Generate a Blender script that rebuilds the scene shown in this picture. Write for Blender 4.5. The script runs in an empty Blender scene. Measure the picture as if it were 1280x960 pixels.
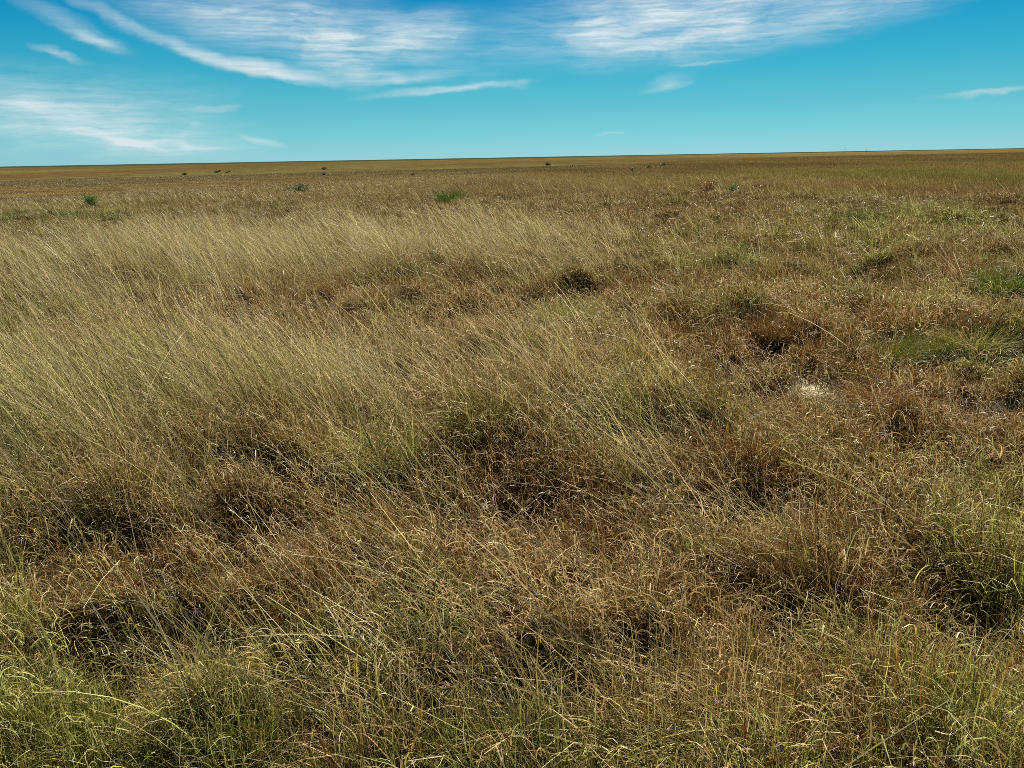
import bpy, math, random
import numpy as np

R = math.radians
rng = np.random.default_rng(7)
random.seed(7)
scene = bpy.context.scene
COL = scene.collection

# ---------------------------------------------------------------- camera frame
F = 967.0                     # focal length in photo pixels (1280 wide)
PITCH = math.atan((480 - 196.5) / F)
ROLL = R(-1.03)
EYE = 1.65


def ray(px, py):
    """unit world direction through a photo pixel (1280 x 960)"""
    x, y = px - 640.0, 480.0 - py
    c, s = math.cos(ROLL), math.sin(ROLL)
    x, y = c * x - s * y, s * x + c * y
    d = np.array([x, F * math.cos(PITCH) + y * math.sin(PITCH), -F * math.sin(PITCH) + y * math.cos(PITCH)])
    return d / np.linalg.norm(d)


# ---------------------------------------------------------------- noise
def _hash(ix, iy, seed):
    h = (ix.astype(np.int64) * 374761393 + iy.astype(np.int64) * 668265263 + seed * 1442695041) & 0xFFFFFFFF
    h = ((h ^ (h >> 13)) * 1274126177) & 0xFFFFFFFF
    h = ((h ^ (h >> 16)) * 2246822519) & 0xFFFFFFFF
    return ((h ^ (h >> 15)) & 0xFFFFFF) / float(0xFFFFFF)


def vnoise(x, y, seed=0):
    ix, iy = np.floor(x), np.floor(y)
    fx, fy = x - ix, y - iy
    fx = fx * fx * (3 - 2 * fx)
    fy = fy * fy * (3 - 2 * fy)
    ix = ix.astype(np.int64)
    iy = iy.astype(np.int64)
    a = _hash(ix, iy, seed)
    b = _hash(ix + 1, iy, seed)
    c = _hash(ix, iy + 1, seed)
    d = _hash(ix + 1, iy + 1, seed)
    return (a * (1 - fx) + b * fx) * (1 - fy) + (c * (1 - fx) + d * fx) * fy


def fbm(x, y, seed=0, octaves=3):
    s, a, t = 0.0, 1.0, 0.0
    for o in range(octaves):
        ca, sa = math.cos(o * 1.1), math.sin(o * 1.1)
        s = s + a * vnoise((x * ca - y * sa) * 2 ** o + 17.3 * o, (x * sa + y * ca) * 2 ** o - 9.1 * o, seed + o)
        t += a
        a *= 0.5
    return s / t          # 0..1


def sstep(a, b, x):
    t = np.clip((x - a) / (b - a), 0, 1)
    return t * t * (3 - 2 * t)


# ---------------------------------------------------------------- terrain
def macro(x, y):
    r = np.hypot(x, y) + 1e-6
    az = np.arctan2(x, y)
    # near swell: its crest is close on the left, far on the right
    crest = np.interp(az, [-1.2, -0.6, -0.2, 0.1, 0.35, 0.7, 1.2], [36, 40, 62, 100, 190, 300, 300])
    depth = np.interp(az, [-1.2, -0.6, -0.2, 0.1, 0.35, 0.7, 1.2], [4.6, 4.6, 4.0, 3.0, 1.5, 0.8, 0.8])
    front = sstep(-0.2, 0.3, np.cos(az))
    z = -depth * front * sstep(0.75, 3.6, r / crest)
    # the far side climbs back very slowly towards the horizon
    z = z + depth * 0.75 * front * sstep(500, 5000, r)
    z = z + 0.22 * (fbm(x / 26 + 3.3, y / 26, 5, 2) - 0.5) * sstep(6, 30, r) * (1 - sstep(300, 900, r))
    z = z + 2.2 * (fbm(x / 420, y / 420 + 4, 6, 3) - 0.5) * sstep(250, 900, r) * (1 - 0.6 * sstep(3000, 9000, r))
    return z


def to_ground(px, py, lift=0.25):
    d = ray(px, py)
    if d[2] > -1e-4:
        d[2] = -1e-4
    t = (EYE - lift) / -d[2]
    for _ in range(12):                      # settle on the swell
        p = d * t
        h = float(macro(np.array([p[0]]), np.array([p[1]]))[0])
        t = 0.5 * t + 0.5 * (EYE - lift - h) / -d[2]
    p = d * t
    return p[0], p[1]


class Patch:
    """a soft elliptical patch on the ground (world metres)"""

    def __init__(self, px, py, rx, ry, lift=0.25):
        self.c = to_ground(px, py, lift)
        a, b = to_ground(px, py - ry, lift), to_ground(px, py + ry, lift)
        self.ry = max(0.06, abs(a[1] - b[1]) / 2)
        e = to_ground(px + rx, py, lift)
        self.rx = max(0.06, abs(e[0] - self.c[0]))

    def __call__(self, x, y):
        d2 = ((x - self.c[0]) / self.rx) ** 2 + ((y - self.c[1]) / self.ry) ** 2
        return np.exp(-d2 * 1.2)


class Field:
    """the strongest of a list of patches, laid out once on a ground grid and read back bilinearly"""

    def __init__(self, patches, x0, x1, y0, y1, res):
        self.x0, self.y0, self.res = x0, y0, res
        self.nx, self.ny = int((x1 - x0) / res) + 1, int((y1 - y0) / res) + 1
        g = np.zeros((self.ny, self.nx), dtype=np.float32)
        for p, k in patches:
            i0, i1 = int((p.c[0] - 2.3 * p.rx - x0) / res), int((p.c[0] + 2.3 * p.rx - x0) / res) + 2
            j0, j1 = int((p.c[1] - 2.3 * p.ry - y0) / res), int((p.c[1] + 2.3 * p.ry - y0) / res) + 2
            i0, j0, i1, j1 = max(i0, 0), max(j0, 0), min(i1, self.nx), min(j1, self.ny)
            if i1 <= i0 or j1 <= j0:
                continue
            X = x0 + np.arange(i0, i1) * res
            Y = y0 + np.arange(j0, j1) * res
            g[j0:j1, i0:i1] = np.maximum(g[j0:j1, i0:i1], k * p(X[None, :], Y[:, None]))
        g[0], g[-1], g[:, 0], g[:, -1] = 0, 0, 0, 0
        self.g = g

    def __call__(self, x, y):
        fx = np.clip((x - self.x0) / self.res, 0, self.nx - 1.001)
        fy = np.clip((y - self.y0) / self.res, 0, self.ny - 1.001)
        i, j = fx.astype(np.int32), fy.astype(np.int32)
        fx, fy = fx - i, fy - j
        g = self.g
        return (g[j, i] * (1 - fx) + g[j, i + 1] * fx) * (1 - fy) + (g[j + 1, i] * (1 - fx) + g[j + 1, i + 1] * fx) * fy


_fields = {}


def psum(patches, x, y):
    k = id(patches)
    if k not in _fields:
        fine = patches is HOLLOWS or patches is MOUNDS or patches is SAND or patches is LOW
        _fields[k] = Field(patches, -26, 26, 0.1, 26, 0.03) if fine else Field(patches, -90, 90, 0.1, 160, 0.1)
    return _fields[k](x, y)


# hollows where the sward falls in and the soil lies in shade
HOLLOWS = [(Patch(*a), k) for a, k in [
    ((190, 748, 66, 40), 1.0), ((300, 715, 70, 16), .7), ((170, 632, 40, 14), .8), ((280, 590, 60, 14), .5), ((95, 672, 40, 10), .5),
    ((380, 552, 60, 13), .9), ((604, 546, 30, 9), .85), ((655, 576, 36, 9), .8), ((560, 560, 30, 7), .6), ((730, 700, 55, 22), .9),
    ((800, 670, 40, 14), .6), ((480, 575, 40, 9), .5), ((560, 640, 25, 10), .5), ((620, 780, 45, 14), .5), ((210, 880, 60, 18), .7), ((330, 890, 60, 16), .6),
    ((905, 835, 70, 18), .8), ((1130, 780, 40, 12), .6), ((1050, 660, 50, 12), .5), ((1160, 690, 50, 12), .5), ((990, 770, 40, 12), .5),
    ((975, 411, 24, 9), 1.0), ((1097, 410, 24, 8), .9), ((1030, 418, 22, 7), .6), ((812, 364, 22, 7), .9), ((840, 381, 16, 5), .8), ((880, 402, 20, 6), .8), ((912, 428, 20, 7), .7),
    ((440, 397, 24, 5), .9), ((385, 388, 30, 6), .9), ((300, 383, 40, 5), .5), ((540, 373, 22, 5), .6), ((592, 380, 22, 6), .7), ((655, 385, 28, 5), .7),
    ((1270, 393, 20, 8), .9), ((1190, 420, 26, 7), .8), ((1235, 468, 40, 10), .9), ((1150, 507, 18, 5), .3), ((1080, 475, 22, 6), .6), ((940, 448, 22, 7), .6), ((985, 465, 20, 6), .6),
    ((1080, 345, 50, 5), .7), ((215, 340, 40, 5), .5), ((850, 560, 40, 12), .5), ((900, 520, 30, 8), .4)]]
# tussock mounds; the sun stands ahead, so each throws its shade into a dip on the near side
MOUNDS = [(Patch(*a), k) for a, k in [((150, 702, 95, 17), 1.1), ((265, 800, 60, 22), .7), ((330, 672, 80, 15), .9), ((600, 524, 60, 10), .55), ((720, 674, 64, 14), .9),
                                       ((350, 530, 70, 11), .8), ((880, 806, 80, 18), .7)]]
_h = random.Random(5)


def mounds(n, x0, x1, y0, y1, rx0, rx1, k0, k1):
    for _k in range(n):
        px, py = _h.uniform(x0, x1), _h.uniform(y0, y1)
        rx = _h.uniform(rx0, rx1)
        if (950 < px < 1100 and 440 < py < 560) or (px > 1150 and 470 < py < 580):
            continue                             # keep the bare ground in sight
        ry = rx * 0.0007 * (py - 170)
        k = _h.uniform(k0, k1)
        MOUNDS.append((Patch(px, py, rx, ry), k))
        HOLLOWS.append((Patch(px + _h.uniform(-0.3, 0.5) * rx, py + 1.55 * ry, rx * _h.uniform(.5, .8), ry * .55), min(1.0, k * 0.95)))


mounds(48, 850, 1290, 375, 530, 24, 46, .55, 1.0)
mounds(26, 200, 840, 340, 400, 18, 34, .3, .6)
mounds(20, 840, 1290, 540, 720, 46, 80, .5, .9)
mounds(26, 20, 840, 545, 930, 50, 90, .4, .8)
mounds(16, 640, 1290, 290, 370, 20, 36, .4, .7)
# a few dips are shallow and half grown over
for _px, _py in ((1131, 508), (1131, 490), (604, 546), (600, 524), (540, 545)):
    _c = to_ground(_px, _py)
    for _l in (MOUNDS, HOLLOWS):
        _l[:] = [(p, k * (0.45 if math.hypot(p.c[0] - _c[0], p.c[1] - _c[1]) < 0.32 else 1.0)) for p, k in _l]
SAND = [(Patch(*a, 0.05), k) for a, k in [((1028, 475, 42, 22), 1.0), ((1040, 452, 14, 6), .7), ((1258, 499, 60, 15), 1.0), ((970, 440, 16, 6), .4),
                                            ((470, 377, 36, 5), .6), ((1085, 347, 20, 3), .6), ((1160, 433, 30, 5), .35), ((690, 390, 40, 6), .3)]]
LOW = [(Patch(*a, 0.05), k) for a, k in [((1026, 500, 62, 40), 1.0), ((1256, 524, 96, 36), 1.1), ((975, 450, 40, 20), .5), ((708, 412, 70, 16), .85), ((1268, 388, 60, 16), .85), ((1112, 458, 44, 14), .7), ((1190, 462, 70, 14), .7), ((1225, 486, 60, 16), .7)]]
GREEN = [(Patch(*a), k) for a, k in [
    ((60, 860, 240, 130), 1.0), ((300, 930, 160, 60), .7), ((1220, 890, 120, 100), .8), ((1260, 660, 50, 60), .2), ((1000, 930, 200, 60), .6), ((640, 940, 500, 45), .6),
    ((60, 500, 140, 90), .9), ((250, 480, 170, 55), .5), ((20, 400, 100, 50), .6), ((10, 620, 70, 60), .7),
    ((120, 310, 200, 26), .35), ((60, 262, 160, 16), .5), ((1130, 262, 200, 25), .4), 
    ((1190, 428, 70, 16), .35), ((700, 385, 70, 14), .7), ((460, 378, 60, 9), .6), ((1270, 355, 30, 10), .7), ((1150, 214, 260, 13), .6), ((1050, 238, 100, 7), .5), ((950, 300, 200, 18), .25)]]
RUSSET = [(Patch(*a), k) for a, k in [
    ((650, 610, 190, 60), 1.5), ((640, 470, 230, 60), .65), ((900, 640, 200, 80), .6), ((330, 630, 160, 42), 1.1), ((760, 640, 100, 40), .8), ((380, 690, 100, 30), .5), ((450, 600, 150, 40), .6),
    ((400, 374, 220, 26), 1.3), ((600, 366, 150, 26), 1.3), ((230, 345, 150, 14), .6), ((760, 350, 120, 20), .6),
    ((1000, 400, 190, 40), 1.4), ((1150, 470, 150, 45), 1.3), ((960, 480, 60, 40), .7), ((900, 560, 110, 60), .5), ((1130, 330, 180, 26), .7),
    ((700, 262, 220, 12), .7), ((900, 245, 150, 12), .8), ((1200, 240, 90, 10), .9), ((520, 248, 120, 9), .6), ((300, 260, 100, 9), .4), ((620, 240, 160, 6), .6), ((250, 248, 120, 6), .6)]]
STRAW = [(Patch(*a), k) for a, k in [
    ((150, 290, 220, 20), .8), ((330, 310, 250, 26), .9), ((480, 290, 220, 18), .8), ((700, 275, 160, 14), .6), ((90, 252, 160, 9), .7), ((600, 315, 200, 20), .7),
    ((640, 915, 420, 60), .9), ((1000, 800, 160, 60), .6), ((300, 820, 140, 50), .6), ((300, 470, 260, 60), .9), ((500, 430, 210, 45), 1.0), ((640, 450, 180, 60), .8), ((120, 520, 180, 80), .8), ((760, 480, 120, 40), .6),
    ((850, 300, 160, 20), .5), ((600, 700, 160, 70), .5), ((850, 860, 200, 70), .7), ((400, 780, 160, 50), .5), ((950, 600, 120, 60), .4), ((540, 225, 260, 9), .6), ((200, 228, 200, 9), .5)]]
# tracts of tall wind-combed stalks
STALKS = [(Patch(*a), k) for a, k in [
    ((260, 480, 280, 56), 1.0), ((480, 474, 230, 34), .85), ((90, 520, 200, 90), 1.0), ((660, 480, 170, 60), .65), ((300, 305, 320, 34), .9),
    ((560, 295, 220, 28), .8), ((500, 640, 260, 60), .35), ((400, 770, 260, 90), .3), ((820, 845, 260, 90), .75), ((520, 690, 200, 90), .5), ((900, 590, 110, 70), .5),
    ((150, 780, 160, 120), .15), ((1000, 880, 200, 80), .25), ((60, 380, 120, 50), .9), ((780, 550, 120, 50), .6)]]
BARE = [(Patch(*a), k) for a, k in [
    ((370, 372, 240, 26), .95), ((620, 368, 180, 26), .9), ((430, 402, 200, 20), .75), ((640, 402, 140, 18), .7), ((230, 352, 150, 16), .7), ((1080, 420, 260, 90), .95), ((330, 640, 170, 36), .6), ((660, 625, 130, 36), .5),
    ((60, 860, 220, 110), .5), ((1150, 740, 190, 150), .6), ((950, 300, 260, 26), .4)]]


def hollow(x, y):
    # ragged: tussocks and fallen leaves break every dip into pieces
    wx = x + 0.30 * (vnoise(x / 0.20, y / 0.20, 140) - 0.5)
    wy = y + 0.34 * (vnoise(x / 0.20 + 40, y / 0.20, 141) - 0.5)
    return np.clip(psum(HOLLOWS, wx, wy) * (0.45 + 1.0 * vnoise(x / 0.16, y / 0.16 + 9, 142)), 0, 1)


def micro(x, y):
    r = np.hypot(x, y)
    k = 1 - sstep(25, 90, r)
    m = 0.46 * (fbm(x / 0.8 + 11, y / 0.8, 21, 2) - 0.5) + 0.22 * (fbm(x / 2.4, y / 2.4 + 7, 25, 2) - 0.5)
    sd = np.clip(1.4 * psum(SAND, x, y), 0, 1)
    return (m * k + 0.17 * psum(MOUNDS, x, y)) * (1 - sd) - 0.16 * hollow(x, y) - 0.14 * hollow(x, y) ** 3 - 0.06 * sd


def ground_z(x, y):
    return macro(x, y) + micro(x, y)


def zones(x, y):
    """weights of green, russet, straw at a place, and stalk density"""
    r = np.hypot(x, y)
    wx = x + 0.5 * (vnoise(x / 0.8, y / 0.8, 40) - 0.5) * np.minimum(r / 4, 6)
    wy = y + 0.7 * (vnoise(x / 0.8 + 50, y / 0.8, 41) - 0.5) * np.minimum(r / 4, 8)
    g = psum(GREEN, wx, wy)
    u = psum(RUSSET, wx, wy)
    s = psum(STRAW, wx, wy)
    t = psum(STALKS, wx, wy) * (1 - psum(BARE, wx, wy))
    n1 = fbm(x / 1.4, y / 1.4, 50, 3)
    n2 = fbm(x / 0.9 + 31, y / 0.9, 54, 3)
    n3 = fbm(x / 7.5, y / 14, 58, 3)
    n4 = fbm(x / 30 + 5, y / 60, 63, 3)
    g = 1.6 * g + 0.06 + 0.4 * np.clip(n1 - 0.55, 0, 1) + 0.6 * np.clip(n3 - 0.52, 0, 1) + 0.9 * np.clip(n4 - 0.5, 0, 1)
    u = u + 0.45 + 1.2 * np.clip(n2 - 0.48, 0, 1) + 0.7 * np.clip(0.5 - n3, 0, 1) + 0.8 * np.clip(0.5 - n4, 0, 1)
    s = s + 0.22 + 1.0 * np.clip(0.5 - n1, 0, 1)
    tot = g + u + s
    return g / tot, u / tot, s / tot, np.clip(t, 0, 1)


# ---------------------------------------------------------------- materials
def new_mat(name):
    m = bpy.data.materials.new(name)
    m.use_nodes = True
    nt = m.node_tree
    nt.nodes.clear()
    return m, nt, nt.nodes, nt.links


def blade_material(name, translucent=0.35, rough=0.42, spec=0.4, gain=0.70, sat=1.08):
    m, nt, N, L = new_mat(name)
    out = N.new('ShaderNodeOutputMaterial')
    at = N.new('ShaderNodeVertexColor')
    at.layer_name = 'tint'
    hs = N.new('ShaderNodeHueSaturation')
    hs.inputs['Value'].default_value = gain
    hs.inputs['Saturation'].default_value = sat
    L.new(at.outputs['Color'], hs.inputs['Color'])
    p = N.new('ShaderNodeBsdfPrincipled')
    p.inputs['Roughness'].default_value = rough
    p.inputs['Specular IOR Level'].default_value = spec
    L.new(hs.outputs['Color'], p.inputs['Base Color'])
    t = N.new('ShaderNodeBsdfTranslucent')
    L.new(hs.outputs['Color'], t.inputs['Color'])
    mx = N.new('ShaderNodeMixShader')
    mx.inputs[0].default_value = translucent
    L.new(p.outputs[0], mx.inputs[1])
    L.new(t.outputs[0], mx.inputs[2])
    L.new(mx.outputs[0], out.inputs['Surface'])
    return m


M_MAT = blade_material('dry_leaf', 0.34, 0.45, 0.16)
M_STALK = blade_material('dry_stalk', 0.36, 0.45, 0.16)
M_GREEN = blade_material('green_leaf', 0.36, 0.42, 0.2)
M_BUSH = blade_material('bush_leaf', 0.35, 0.45, 0.4)


def plain_mat(name, col, rough=0.8, var=0.35, scale=6.0):
    m, nt, N, L = new_mat(name)
    out = N.new('ShaderNodeOutputMaterial')
    p = N.new('ShaderNodeBsdfPrincipled')
    p.inputs['Roughness'].default_value = rough
    tc = N.new('ShaderNodeTexCoord')
    no = N.new('ShaderNodeTexNoise')
    no.inputs['Scale'].default_value = scale
    no.inputs['Detail'].default_value = 5
    L.new(tc.outputs['Object'], no.inputs['Vector'])
    rp = N.new('ShaderNodeValToRGB')
    rp.color_ramp.elements[0].position = 0.3
    rp.color_ramp.elements[1].position = 0.7
    rp.color_ramp.elements[0].color = tuple(c * (1 - var) for c in col) + (1,)
    rp.color_ramp.elements[1].color = tuple(min(1, c * (1 + var)) for c in col) + (1,)
    L.new(no.outputs[0], rp.inputs[0])
    L.new(rp.outputs[0], p.inputs['Base Color'])
    L.new(p.outputs[0], out.inputs['Surface'])
    return m


M_WOOD = plain_mat('weathered_wood', (0.11, 0.085, 0.06))
M_TWIG = plain_mat('twig_bark', (0.10, 0.07, 0.045), 0.85)


def ground_material():
    m, nt, N, L = new_mat('prairie_soil')
    out = N.new('ShaderNodeOutputMaterial')
    p = N.new('ShaderNodeBsdfPrincipled')
    p.inputs['Roughness'].default_value = 0.95
    p.inputs['Specular IOR Level'].default_value = 0.0
    at = N.new('ShaderNodeVertexColor')
    at.layer_name = 'tint'
    geo = N.new('ShaderNodeNewGeometry')
    cur = at.outputs['Color']
    # several scales of mottling, so that some always shows whatever the distance
    for sc, lo, hi in ((38.0, 0.55, 1.5), (7.0, 0.6, 1.42), (1.1, 0.62, 1.4), (0.16, 0.66, 1.34), (0.03, 0.74, 1.26)):
        no = N.new('ShaderNodeTexNoise')
        no.inputs['Scale'].default_value = sc
        no.inputs['Detail'].default_value = 3.0
        no.inputs['Roughness'].default_value = 0.6
        L.new(geo.outputs['Position'], no.inputs['Vector'])
        mr = N.new('ShaderNodeMapRange')
        mr.inputs['From Min'].default_value = 0.32
        mr.inputs['From Max'].default_value = 0.68
        mr.inputs['To Min'].default_value = lo
        mr.inputs['To Max'].default_value = hi
        L.new(no.outputs[0], mr.inputs['Value'])
        mu = N.new('ShaderNodeVectorMath')
        mu.operation = 'SCALE'
        L.new(cur, mu.inputs[0])
        L.new(mr.outputs[0], mu.inputs['Scale'])
        cur = mu.outputs[0]
    L.new(cur, p.inputs['Base Color'])
    no = N.new('ShaderNodeTexNoise')
    no.inputs['Scale'].default_value = 14.0
    no.inputs['Detail'].default_value = 8.0
    L.new(geo.outputs['Position'], no.inputs['Vector'])
    bp = N.new('ShaderNodeBump')
    bp.inputs['Strength'].default_value = 0.8
    bp.inputs['Distance'].default_value = 0.06
    L.new(no.outputs[0], bp.inputs['Height'])
    L.new(bp.outputs[0], p.inputs['Normal'])
    L.new(p.outputs[0], out.inputs['Surface'])
    return m


# ---------------------------------------------------------------- mesh from arrays
def mesh_object(name, verts, quads, mat, tint=None, smooth=False, parent=None):
    me = bpy.data.meshes.new(name)
    nv, nq = len(verts), len(quads)
    me.vertices.add(nv)
    me.vertices.foreach_set('co', np.ascontiguousarray(verts, dtype=np.float32).ravel())
    me.loops.add(nq * 4)
    me.loops.foreach_set('vertex_index', np.ascontiguousarray(quads, dtype=np.int32).ravel())
    me.polygons.add(nq)
    me.polygons.foreach_set('loop_start', np.arange(0, nq * 4, 4, dtype=np.int32))
    try:
        me.polygons.foreach_set('loop_total', np.full(nq, 4, dtype=np.int32))
    except Exception:
        pass
    me.update(calc_edges=True)
    if tint is not None:
        a = me.color_attributes.new('tint', 'FLOAT_COLOR', 'POINT')
        c = np.ones((nv, 4), dtype=np.float32)
        c[:, :3] = tint
        a.data.foreach_set('color', c.ravel())
    me.polygons.foreach_set('use_smooth', np.full(nq, bool(smooth)))
    me.materials.append(mat)
    o = bpy.data.objects.new(name, me)
    COL.objects.link(o)
    if parent is not None:
        o.parent = parent
    return o


def blades(base, az, lean, bend, length, width, c0, c1, S, sway=None, curl=1.4, taper=1.5, twist=None, minw=0.12):
    """ribbons: base (N,3); az = way they lean; lean/bend in radians; colours from base c0 to tip c1"""
    n = len(az)
    f4 = np.float32
    V = np.empty((n, S + 1, 2, 3), dtype=f4)
    Cc = np.empty((n, S + 1, 2, 3), dtype=f4)
    p = base.astype(f4).copy()
    tw = rng.uniform(-1.2, 1.2, n) if twist is None else twist
    sw = np.zeros(n) if sway is None else sway
    for k in range(S + 1):
        u = k / S
        th = lean + bend * u ** curl
        a = az + sw * u
        if k > 0:
            um = (k - 0.5) / S
            thm = lean + bend * um ** curl
            am = az + sw * um
            st = np.sin(thm)
            step = (length / S)
            p = p + np.stack([st * np.sin(am) * step, st * np.cos(am) * step, np.cos(thm) * step], 1).astype(f4)
        side = np.stack([np.cos(a), -np.sin(a), np.zeros(n)], 1)
        nrm = np.stack([np.cos(th) * np.sin(a), np.cos(th) * np.cos(a), -np.sin(th)], 1)
        wdir = side * np.cos(tw)[:, None] + nrm * np.sin(tw)[:, None]
        w = width * np.maximum(minw, 1 - u ** taper) * 0.5
        V[:, k, 0] = p - wdir * w[:, None]
        V[:, k, 1] = p + wdir * w[:, None]
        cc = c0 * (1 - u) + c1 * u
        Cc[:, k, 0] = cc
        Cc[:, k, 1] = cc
    idx = np.arange(n)[:, None] * (2 * (S + 1)) + np.arange(S)[None, :] * 2
    Q = np.stack([idx, idx + 1, idx + 3, idx + 2], -1).reshape(-1, 4)
    return V.reshape(-1, 3), Q, Cc.reshape(-1, 3)


class Sward:
    def __init__(self):
        self.v, self.q, self.c, self.n = [], [], [], 0

    def add(self, vqc):
        v, q, c = vqc
        self.v.append(v)
        self.q.append(q + self.n)
        self.c.append(c)
        self.n += len(v)

    def build(self, name, mat, parent=None, smooth=False):
        return mesh_object(name, np.concatenate(self.v), np.concatenate(self.q), mat, np.concatenate(self.c), smooth, parent)


def sample_wedge(n, r0, r1, half=R(41), pad=1.6):
    """points spread evenly over the wedge of field the camera looks at, plus a margin"""
    m = int(n * 2.4)
    y = np.sqrt(rng.uniform(max(0.0, r0 * 0.6) ** 2, r1 ** 2, m))
    wmax = r1 * math.tan(half) + pad
    x = rng.uniform(-wmax, wmax, m)
    y = rng.uniform(max(0.35, r0 * 0.55), r1, m)
    r = np.hypot(x, y)
    ok = (np.abs(x) < y * math.tan(half) + pad) & (r >= r0) & (r < r1)
    return x[ok], y[ok]


def wedge_area(r0, r1, half=R(41), pad=1.6):
    return half * (r1 ** 2 - r0 ** 2) + 2 * pad * (r1 - r0)


def wedge_points(density, r0, r1, half=R(41), pad=1.6):
    wmax = r1 * math.tan(half) + pad
    y0 = 0.35 if r0 < 3 else r0 * 0.6
    m = int(density * 2 * wmax * (r1 - y0))
    x = rng.uniform(-wmax, wmax, m)
    y = rng.uniform(y0, r1, m)
    r = np.hypot(x, y)
    ok = (np.abs(x) < y * math.tan(half) + pad) & (r >= r0) & (r < r1)
    return x[ok], y[ok]


# ---------------------------------------------------------------- colours (linear)
def lin(r, g, b):
    f = lambda c: (c / 255 / 12.92) if c / 255 <= 0.04045 else ((c / 255 + 0.055) / 1.055) ** 2.4
    return np.array([f(r), f(g), f(b)])


C_GREEN = np.array([lin(132, 128, 56), lin(116, 114, 44), lin(158, 150, 82), lin(98, 106, 52), lin(182, 176, 112)]) * 1.12
C_RUSSET = np.array([lin(152, 114, 68), lin(160, 122, 76), lin(132, 90, 50), lin(112, 75, 41), lin(148, 108, 64), lin(92, 67, 41), lin(134, 82, 45)])
C_STRAW = np.array([lin(168, 142, 94), lin(154, 122, 78), lin(182, 160, 112), lin(140, 114, 68), lin(172, 144, 108)])
C_PALE = np.array([lin(222, 206, 168), lin(206, 186, 142), lin(214, 196, 176), lin(196, 190, 140), lin(232, 222, 196)])


def pick(cset, n):
    i = rng.integers(0, len(cset), n)
    j = rng.integers(0, len(cset), n)
    t = rng.uniform(0, 1, n)[:, None]
    return cset[i] * (1 - t) + cset[j] * t


def zone_colour(x, y, pr=None):
    g, u, s, t = zones(x, y)
    n = len(x)
    pr = rng.uniform(0, 1, n) if pr is None else pr
    # sharpen so that patches keep their own hue
    e = 1.9
    g2, u2, s2 = g ** e, u ** e, s ** e
    tot = g2 + u2 + s2
    g2, u2 = g2 / tot, u2 / tot
    kind = np.where(pr < g2, 0, np.where(pr < g2 + u2, 1, 2))
    c = np.where((kind == 0)[:, None], pick(C_GREEN, n), np.where((kind == 1)[:, None], pick(C_RUSSET, n), pick(C_STRAW, n)))
    r = np.hypot(x, y)
    kk = (0.75 * sstep(9, 45, r))[:, None]
    fc = np.where((kind == 0)[:, None], lin(114, 113, 64), np.where((kind == 1)[:, None], lin(112, 101, 66), lin(140, 129, 88)))
    return c * (1 - kk) + fc * kk, kind, t


WIND = R(-92)                       # stalks lean to the left and a little away


# ---------------------------------------------------------------- the ground
def build_ground():
    rr = np.concatenate([[0.0], np.geomspace(0.25, 14000, 620)])
    front = np.linspace(R(-56), R(56), 760)
    back = np.linspace(R(56), R(304), 140)[1:-1]
    az = np.concatenate([front, back])
    A, B = np.meshgrid(rr, az, indexing='ij')
    x, y = (A * np.sin(B)).ravel(), (A * np.cos(B)).ravel()
    z = ground_z(x, y)
    nr, na = len(rr), len(az)
    i = np.arange(nr - 1)[:, None] * na
    j = np.arange(na)[None, :]
    j2 = (j + 1) % na
    Q = np.stack([i + j, i + j2, i + na + j2, i + na + j], -1).reshape(-1, 4)[:, ::-1]
    g, u, s, t = zones(x, y)
    r = np.hypot(x, y)
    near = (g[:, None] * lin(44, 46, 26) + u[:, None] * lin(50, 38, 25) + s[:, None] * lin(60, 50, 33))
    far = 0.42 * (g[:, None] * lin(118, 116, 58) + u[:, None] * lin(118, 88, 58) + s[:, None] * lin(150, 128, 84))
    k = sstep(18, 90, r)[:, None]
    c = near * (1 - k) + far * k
    # broad far tracts, olive and brown
    f1 = fbm(x / 160, y / 420, 80, 3)
    f2 = fbm(x / 900 + 9, y / 1600, 84, 3)
    kf = sstep(120, 400, r)[:, None]
    tract = (np.clip(1.6 * f1 - 0.3, 0, 1)[:, None] * lin(126, 118, 74) + np.clip(1.3 - 1.6 * f1, 0, 1)[:, None] * lin(118, 98, 64))
    tract = tract * (0.17 + 0.38 * f2)[:, None]
    scrub = sstep(1800, 3200, r)[:, None]
    tract = tract * (1 - scrub) + lin(40, 46, 30) * scrub
    c = c * (1 - kf) + tract * kf
    sd = (np.clip(psum(SAND, x, y) * 1.9 - 0.5, 0, 1) * (0.55 + 0.45 * fbm(x / 0.3, y / 0.3, 90, 2)))[:, None]
    c = c * (1 - sd) + lin(142, 136, 112) * sd
    V = np.stack([x, y, z], 1)
    o = mesh_object('prairie_ground', V, Q, ground_material(), c, True)
    o['kind'] = 'structure'
    o['label'] = 'gently rolling prairie ground running out to the flat horizon'
    return o


# ---------------------------------------------------------------- the sward
def mask_cover(x, y):
    """how thickly the mat grows: thin in hollows and on sand"""
    h = hollow(x, y)
    s = psum(SAND, x, y)
    return np.clip(1 - 0.86 * h ** 1.8, 0, 1) * np.clip(1 - 0.95 * s, 0, 1)


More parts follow.
